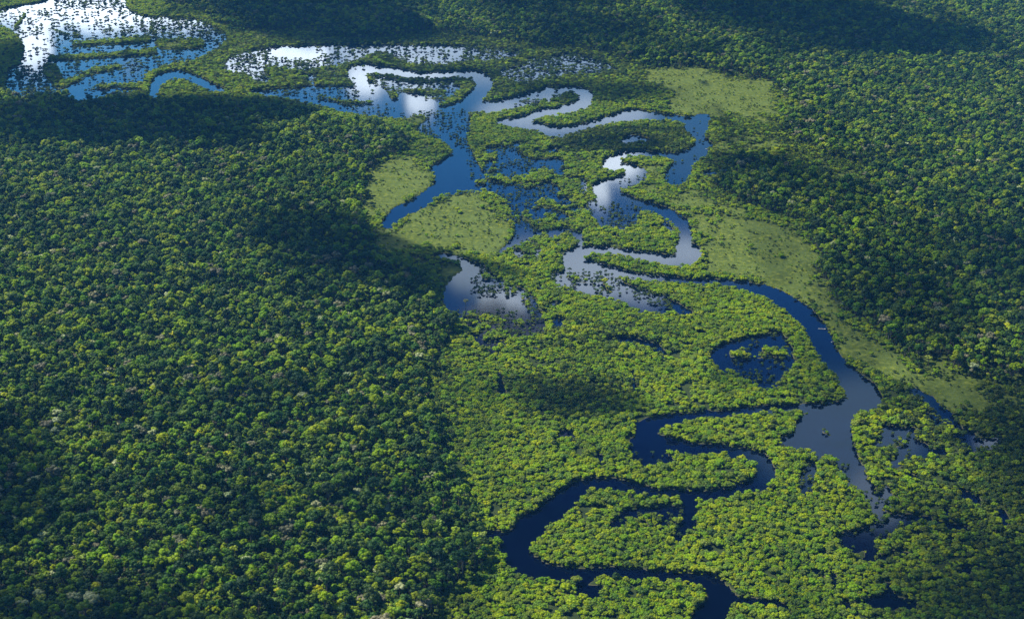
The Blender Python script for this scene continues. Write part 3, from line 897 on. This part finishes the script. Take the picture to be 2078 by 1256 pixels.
# the eastern and northern wood is duller
olive = 1 / (1 + np.exp(-(px - 1880 + (900 - py) * .25) / 90)) * (py > 760)
olive = np.maximum(olive, 1 / (1 + np.exp((py - 215 + (px - 700) * .04) / 14)) * .62 * np.clip((px - 200) / 500, .15, 1))
isl = ((px > 1120) & (px < 1400) & (py > 262) & (py < 312)) * .9
mid = np.exp(-((px - 1170) / 110) ** 2 - ((py - 800) / 45) ** 2) * .9
lev = np.exp(-((px - 1230) / 150) ** 2 - ((py - 690) / 26) ** 2) * .6
lft = np.clip((960 - px) / 100, 0, .7) * (py > 620)
tower = 1 / (1 + np.exp(-(px - 1430) / 20)) * (py > 240) * (py < 420) * .6
olive = np.maximum.reduce([olive, isl, mid, lev, lft, tower])
olive = olive + .25 * (vnoise(pts[:, 0] / 50, pts[:, 1] / 50, 93, 3) - .5) > rg.random(len(pts))
sparse = (vnoise(pts[:, 0] / 22, pts[:, 1] / 22, 95, 3) > .735) | (rg.random(len(pts)) < .04)
put(K_FLOOD, pts[~olive & ~sparse], size[~olive & ~sparse])
put(K_OLIVE, pts[olive & ~sparse], size[olive & ~sparse] * 1.02)
# bushes in the water
pb, rg = grid_points(6.6, 4)
d = np.maximum(sample(dens, pb[:, 0], pb[:, 1]), .35 * sample(poolf, pb[:, 0], pb[:, 1]) * (1 - sample(waterf, pb[:, 0], pb[:, 1]))); wt = water_at(pb)
cl = vnoise(pb[:, 0] / 16, pb[:, 1] / 16, 101, 2)
k = wt & (rg.random(len(pb)) < d * np.clip(.15 + (cl - .35) * 3.2, 0.04, 1.25))
# the trees standing in the far lake are larger
_, bpy_, _ = to_px(pb[:, 0], pb[:, 1])
far = np.clip((260 - bpy_) / 150, 0, 1)
k &= rg.random(len(pb)) > far * .35
put(K_BUSH, pb[k], rg.uniform(.55, 1.25, k.sum()) * (1 + .6 * far[k]), -0.1)
# low bushes along the banks and around the meadows
h = land_height(pb[:, 0], pb[:, 1])
near = (np.abs(h - .4) < .45)
k = near & (rg.random(len(pb)) < .16) & (sample(meadf, *wander(pb[:, 0], pb[:, 1])) < .3)
put(K_BUSH, pb[k], rg.uniform(.5, 1.1, k.sum()), 0.0)
# reeds and drowned grass along the shore
ph_, rgh = grid_points(2.9, 6)
hh = land_height(ph_[:, 0], ph_[:, 1])
kh = (hh > -.9) & (hh < .75) & (rgh.random(len(ph_)) < .75 * np.clip(2.2 * vnoise(ph_[:, 0] / 15, ph_[:, 1] / 15, 131, 3) - .55, 0, 1))
put(K_GRASS, ph_[kh], rgh.uniform(.55, 1.25, kh.sum()), .1)
md = sample(meadf, *wander(pb[:, 0], pb[:, 1]))
vm = vnoise(pb[:, 0] / 22, pb[:, 1] / 22, 111, 3)
k = (md > .3) & ~wt & (rg.random(len(pb)) < .06 + 2.6 * np.clip(vm - .53, 0, 1) + .5 * np.clip(.75 - md, 0, .4))
kf = rg.random(len(pb))
for kind_, sel in ((K_FLOOD, k & (kf < .45)), (K_OLIVE, k & (kf >= .45) & (kf < .9)), (K_BUSH, k & (kf >= .9))):
    put(kind_, pb[sel], rg.uniform(.28, .72, sel.sum()), 0.2)
pg, rg = grid_points(3.6, 5)
md = sample(meadf, *wander(pg[:, 0], pg[:, 1])) + (vnoise(pg[:, 0] / 25, pg[:, 1] / 25, 71, 3) - .5) * .9
k = (md > .38) & (land_height(pg[:, 0], pg[:, 1]) > .05) & (rg.random(len(pg)) < np.clip(3.0 * vnoise(pg[:, 0] / 32, pg[:, 1] / 32, 141, 4) - .62, .12, .95))
put(K_GRASS, pg[k], rg.uniform(.5, 1.15, k.sum()) * (.55 + .9 * vnoise(pg[k, 0] / 18, pg[k, 1] / 18, 77, 3)), .2)


def gn_group():
    ng = bpy.data.node_groups.new('plant_out', 'GeometryNodeTree')
    return ng


def mass(name, label, kind, arr, rg):
    """everything too far off or too many to count: one object"""
    n = len(arr)
    me = bpy.data.meshes.new(name)
    me.vertices.add(n)
    me.vertices.foreach_set('co', arr[:, :3].astype(np.float32).ravel())
    a = me.attributes.new('size', 'FLOAT', 'POINT'); a.data.foreach_set('value', arr[:, 3].astype(np.float32))
    a = me.attributes.new('turn', 'FLOAT_VECTOR', 'POINT')
    v = np.zeros((n, 3), np.float32); v[:, 2] = rg.uniform(0, 6.283, n); v[:, :2] = rg.normal(0, .05, (n, 2))
    a.data.foreach_set('vector', v.ravel())
    a = me.attributes.new('shape', 'INT', 'POINT'); a.data.foreach_set('value', rg.integers(0, len(kind.shapes), n).astype(np.int32))
    o = link(bpy.data.objects.new(name, me))
    o['kind'] = 'stuff'; o['label'] = label
    ng = bpy.data.node_groups.new(name, 'GeometryNodeTree')
    ng.interface.new_socket('Geometry', in_out='INPUT', socket_type='NodeSocketGeometry')
    ng.interface.new_socket('Geometry', in_out='OUTPUT', socket_type='NodeSocketGeometry')
    N = ng.nodes; Lk = ng.links.new
    gi = N.new('NodeGroupInput'); go = N.new('NodeGroupOutput')
    ci = N.new('GeometryNodeCollectionInfo'); ci.inputs[0].default_value = kind.col
    ci.inputs['Separate Children'].default_value = True; ci.inputs['Reset Children'].default_value = True
    ip = N.new('GeometryNodeInstanceOnPoints'); ip.inputs['Pick Instance'].default_value = True
    def attr(nm, t):
        x = N.new('GeometryNodeInputNamedAttribute'); x.data_type = t; x.inputs['Name'].default_value = nm
        return x.outputs['Attribute']
    Lk(gi.outputs[0], ip.inputs['Points']); Lk(ci.outputs[0], ip.inputs['Instance'])
    Lk(attr('shape', 'INT'), ip.inputs['Instance Index'])
    Lk(attr('turn', 'FLOAT_VECTOR'), ip.inputs['Rotation'])
    Lk(attr('size', 'FLOAT'), ip.inputs['Scale'])
    Lk(ip.outputs[0], go.inputs[0])
    md = o.modifiers.new('plants', 'NODES'); md.node_group = ng
    return o


def zone(px, py):
    cx = 'far left' if px < 420 else 'left' if px < 840 else 'middle' if px < 1240 else 'right' if px < 1660 else 'far right'
    cy = 'at top' if py < 250 else 'above centre' if py < 550 else 'below centre' if py < 850 else 'near bottom' if py < 1130 else 'at bottom edge'
    return '%s, %s' % (cx, cy)


def place(kind, label, cat, group, mass_name, mass_label, limit=300, seed=1):
    arr = np.concatenate(P[kind])
    rg = np.random.default_rng(seed)
    px, py, depth = to_px(arr[:, 0], arr[:, 1], 6)
    vis = (px > 4) & (px < PW - 4) & (py > 4) & (py < PH - 4)
    score = np.where(vis, arr[:, 3] / depth, -1)
    order = np.argsort(-score)
    if limit:
        # nearest first, a large crown counts for more
        pick = order[:limit]
        pick = pick[score[pick] > 0]
    else:
        pick = np.zeros(0, int)
    for i in pick:
        s = arr[i, 3]
        cm, tm = kind.shapes[rg.integers(0, len(kind.shapes))]
        e = bpy.data.objects.new(kind.name, None)
        e.empty_display_size = 1.0
        e.location = (arr[i, 0], arr[i, 1], arr[i, 2])
        e.scale = (s, s, s)
        e.rotation_euler = (0, 0, rg.uniform(0, 6.28))
        e['label'] = label % zone(px[i], py[i]); e['category'] = cat; e['group'] = group
        SC.collection.objects.link(e)
        for nm, m in (('crown', cm), ('trunk', tm)):
            if m is None:
                continue
            o = bpy.data.objects.new(nm, m)
            o.parent = e
            SC.collection.objects.link(o)
    rest = np.ones(len(arr), bool); rest[pick] = False
    print(kind.name, len(arr), 'individual', len(pick))
    if rest.any():
        mass(mass_name, mass_label, kind, arr[rest], rg)


place(K_FOREST, 'dark green broadleaf tree packed into the forest canopy, %s', 'tree', 'rainforest trees nearest the camera',
      'rainforest', 'dense dark green rainforest canopy stretching away on both sides of the river', 300, 1)
place(K_PALE, 'pale grey green crown standing out of the dark canopy, %s', 'tree', 'pale crowned forest trees',
      'far_pale_trees', 'pale crowns dotted through the distant rainforest', 300, 2)
place(K_YEL, 'bright yellow green crown standing out of the dark canopy, %s', 'tree', 'yellow green forest trees',
      'far_yellow_green_trees', 'yellow green crowns dotted through the distant rainforest', 300, 3)
place(K_BROWN, 'dull grey brown crown among greener forest trees, %s', 'tree', 'grey brown forest trees',
      'far_grey_brown_trees', 'grey brown crowns dotted through the distant rainforest', 300, 8)
place(K_FLOOD, 'bright green low round tree on the river flood plain, %s', 'tree', 'bright green flood plain trees',
      'flood_plain_thicket', 'bright green thicket covering the river flood plain', 300, 4)
place(K_OLIVE, 'dull olive low round tree on the swampy flood plain, %s', 'tree', 'olive flood plain trees',
      'olive_thicket', 'duller olive green thicket on the flood plain', 300, 5)
place(K_BUSH, 'dark small bush standing in or beside the water, %s', 'bush', 'bushes standing in the water',
      'swamp_bushes', 'small dark bushes dotting the flooded swamp', 300, 6)
place(K_GRASS, '%s', 'grass', '', 'marsh_grass', 'pale yellow green marsh grass in smooth meadows beside the water', 0, 7)


def snag(x, y, label, L, seed):
    rg = np.random.default_rng(seed)
    X, Y = to_world(x, y)
    V = []; Q = []; n = 0
    segs = [((-L / 2, 0, -.2), (L / 2, .4, .9), .42, .16)]
    for k in range(6):
        t = rg.uniform(-.1, .48) * L
        a = rg.uniform(0, 6.28)
        segs.append(((t, .2, .5), (t + L * .22 * math.cos(a) + .6, L * .2 * math.sin(a), rg.uniform(.8, 3.0)), .17, .05))
    for p0, p1, r0, r1 in segs:
        p0 = np.array(p0); p1 = np.array(p1)
        d = (p1 - p0) / np.linalg.norm(p1 - p0)
        u = np.cross(d, (0, 0, 1)); u /= np.linalg.norm(u); v = np.cross(d, u)
        for i in range(5):
            t = i / 4
            c = p0 + (p1 - p0) * t + np.array([0, math.sin(t * 5) * .15, math.sin(t * 3) * .15]); rr = r0 + (r1 - r0) * t
            a = np.arange(7) * 2 * math.pi / 7
            V.append(c + np.cos(a)[:, None] * u * rr + np.sin(a)[:, None] * v * rr)
            if i:
                for j in range(7):
                    Q.append((n + (i - 1) * 7 + j, n + (i - 1) * 7 + (j + 1) % 7, n + i * 7 + (j + 1) % 7, n + i * 7 + j))
        n += 35
    o = link(bpy.data.objects.new('fallen_tree', mesh_np('fallen_tree', np.concatenate(V), np.array(Q), M_DEAD, True)))
    o.location = (X, Y, 0.1); o.rotation_euler = (0, 0, rg.uniform(-.6, .6))
    o['label'] = label; o['category'] = 'fallen tree'; o['group'] = 'bleached fallen trees in the river'


M_DEAD, nt = new_mat('bleached_wood')
o_ = nt.n('ShaderNodeOutputMaterial'); b_ = nt.n('ShaderNodeBsdfPrincipled')
nz = nt.n('ShaderNodeTexNoise'); nz.inputs['Scale'].default_value = 4.0
nt.l(nt.ramp(nz.outputs[0], [(0.3, (0.35, 0.33, 0.30)), (0.7, (0.65, 0.63, 0.6))]), b_.inputs['Base Color'])
b_.inputs['Roughness'].default_value = 0.8
nt.l(b_.outputs[0], o_.inputs[0])
snag(1668, 668, 'largest bleached fallen tree, in the river against its right bank, right of the oxbow lake', 12, 1)
snag(1630, 606, 'small bleached fallen tree at the right bank where the river turns blue and widens', 7, 2)
snag(1690, 694, 'small bleached fallen tree just downstream of the largest one on the right bank', 6, 3)
snag(1436, 303, 'bleached fallen tree on the shore of the blue basin below the far meadow', 10, 4)

# ------------------------------------------------------------------ clouds that throw the shade (above the camera; the two corner ones are added)
M_CLOUD, nt = new_mat('cloud_vapour')
o_ = nt.n('ShaderNodeOutputMaterial')
vs = nt.n('ShaderNodeVolumePrincipled')
vs.inputs['Color'].default_value = (0.97, 0.98, 1, 1)
vs.inputs['Density'].default_value = 0.018
vs.inputs['Anisotropy'].default_value = 0.6
nt.l(vs.outputs[0], o_.inputs['Volume'])

CLOUD_Z = 1450.0


def cloud(blobs, thick, seed, rough=.5):
    """a bank of cloud whose shade falls on the ground at the traced photo positions (x, y, half width, half height in photo pixels)"""
    B = []
    for (x, y, rx, ry) in blobs:
        X, Y = to_world(x, y, 10)
        X1, _ = to_world(x + rx, y, 10)
        _, Ya = to_world(x, y - ry, 10); _, Yb = to_world(x, y + ry, 10)
        B.append((X, (Ya + Yb) / 2, abs(X1 - X), abs(Ya - Yb) / 2))
    B = np.array(B)
    x0, x1 = (B[:, 0] - 1.5 * B[:, 2]).min(), (B[:, 0] + 1.5 * B[:, 2]).max()
    y0, y1 = (B[:, 1] - 1.5 * B[:, 3]).min(), (B[:, 1] + 1.5 * B[:, 3]).max()
    st = max((x1 - x0), (y1 - y0)) / 110
    xs = np.arange(x0, x1, st); ys = np.arange(y0, y1, st)
    X, Y = np.meshgrid(xs, ys)
    f = np.zeros_like(X)
    for (bx, by, sx, sy) in B:
        f = np.maximum(f, 1 - (((X - bx) / sx) ** 2 + ((Y - by) / sy) ** 2))
    sc = 160.0
    nz = vnoise(X / sc, Y / sc, seed, 5) - .5
    f = f + nz * rough * 1.6
    edge = np.minimum(np.minimum(X - x0, x1 - X) / (st * 4), np.minimum(Y - y0, y1 - Y) / (st * 4))
    f = np.minimum(f, edge - 1)
    t = np.clip(f, 0, None) ** .8
    k = (CLOUD_Z - 10) / SUN_DIR.z
    X = X + SUN_DIR.x * k; Y = Y + SUN_DIR.y * k
    top = CLOUD_Z + 12 * (t > 0) * t + t * thick
    bot = CLOUD_Z - t * thick * .25
    ny_, nx_ = X.shape
    i = np.arange(nx_ * ny_).reshape(ny_, nx_)
    keep = (t[:-1, :-1] + t[:-1, 1:] + t[1:, 1:] + t[1:, :-1]) > 0
    q = np.stack([i[:-1, :-1], i[:-1, 1:], i[1:, 1:], i[1:, :-1]], -1)[keep]
    low = np.where((t > 0).ravel(), i.ravel() + nx_ * ny_, i.ravel())      # rim vertices are shared
    qb = low[q][:, ::-1]
    V = np.concatenate([np.stack([X, Y, top], -1).reshape(-1, 3), np.stack([X, Y, bot], -1).reshape(-1, 3)])
    used = np.unique(np.concatenate([q.ravel(), qb.ravel()]))
    mp = np.zeros(len(V), int); mp[used] = np.arange(len(used))
    me = mesh_np('cloud', V[used], np.concatenate([mp[q], mp[qb]]), M_CLOUD, True)
    o = link(bpy.data.objects.new('cloud', me)); o['kind'] = 'structure'
    return o


cloud([(620, -10, 190, 78), (680, 50, 170, 34)], 260, 201, .3)
cloud([(1080, 0, 190, 56), (1170, 66, 150, 42)], 75, 202, .8)
cloud([(1560, 25, 210, 52), (1700, 50, 150, 42), (1800, 72, 150, 28), (1700, 92, 50, 22)], 260, 203)
cloud([(1900, 100, 150, 22)], 60, 213, .7)
cloud([(240, 232, 290, 42), (430, 220, 200, 34), (120, 262, 190, 34), (330, 258, 170, 32)], 260, 204)
cloud([(-20, 125, 72, 55)], 260, 205)
cloud([(612, 490, 96, 26), (700, 520, 100, 26), (650, 455, 90, 20), (798, 566, 62, 36), (840, 508, 80, 12)], 230, 206, .4)
cloud([(1580, 350, 110, 32), (1480, 330, 50, 20)], 50, 207, .8)
cloud([(1850, 640, 230, 110), (2050, 560, 160, 200)], 34, 208, .9)
cloud([(1160, 800, 130, 36)], 50, 209, .7)
cloud([(1160, 178, 200, 26), (900, 145, 140, 20), (1240, 285, 120, 20)], 50, 212, .5)
cloud([(20, 1270, 420, 110), (-120, 1050, 240, 220), (450, 1330, 400, 80)], 70, 210, .6)  # added cloud out of view, there only to darken the bottom left corner
cloud([(2090, 1230, 360, 160), (2150, 980, 150, 200)], 70, 211, .6)  # another added unseen cloud, dims the bottom right corner

# ------------------------------------------------------------------ haze
M_HAZE, nt = new_mat('haze_air')
o_ = nt.n('ShaderNodeOutputMaterial')
vs = nt.n('ShaderNodeVolumePrincipled')
vs.inputs['Color'].default_value = (0.10, 0.42, 1.0, 1)
vs.inputs['Density'].default_value = 0.000019
vs.inputs['Anisotropy'].default_value = 0.0
nt.l(vs.outputs[0], o_.inputs['Volume'])
hx, hy0, hy1, hz0, hz1 = 33000, -31000, 35500, -4.0, 960.0
hv = [(x, y, z) for z in (hz0, hz1) for y in (hy0, hy1) for x in (-hx, hx)]
hf = np.array([(0, 2, 3, 1), (4, 5, 7, 6), (0, 1, 5, 4), (2, 6, 7, 3), (0, 4, 6, 2), (1, 3, 7, 5)])
ho = link(bpy.data.objects.new('haze', mesh_np('haze', hv, hf, M_HAZE))); ho['kind'] = 'stuff'
ho['label'] = 'thin blue haze over the whole landscape'
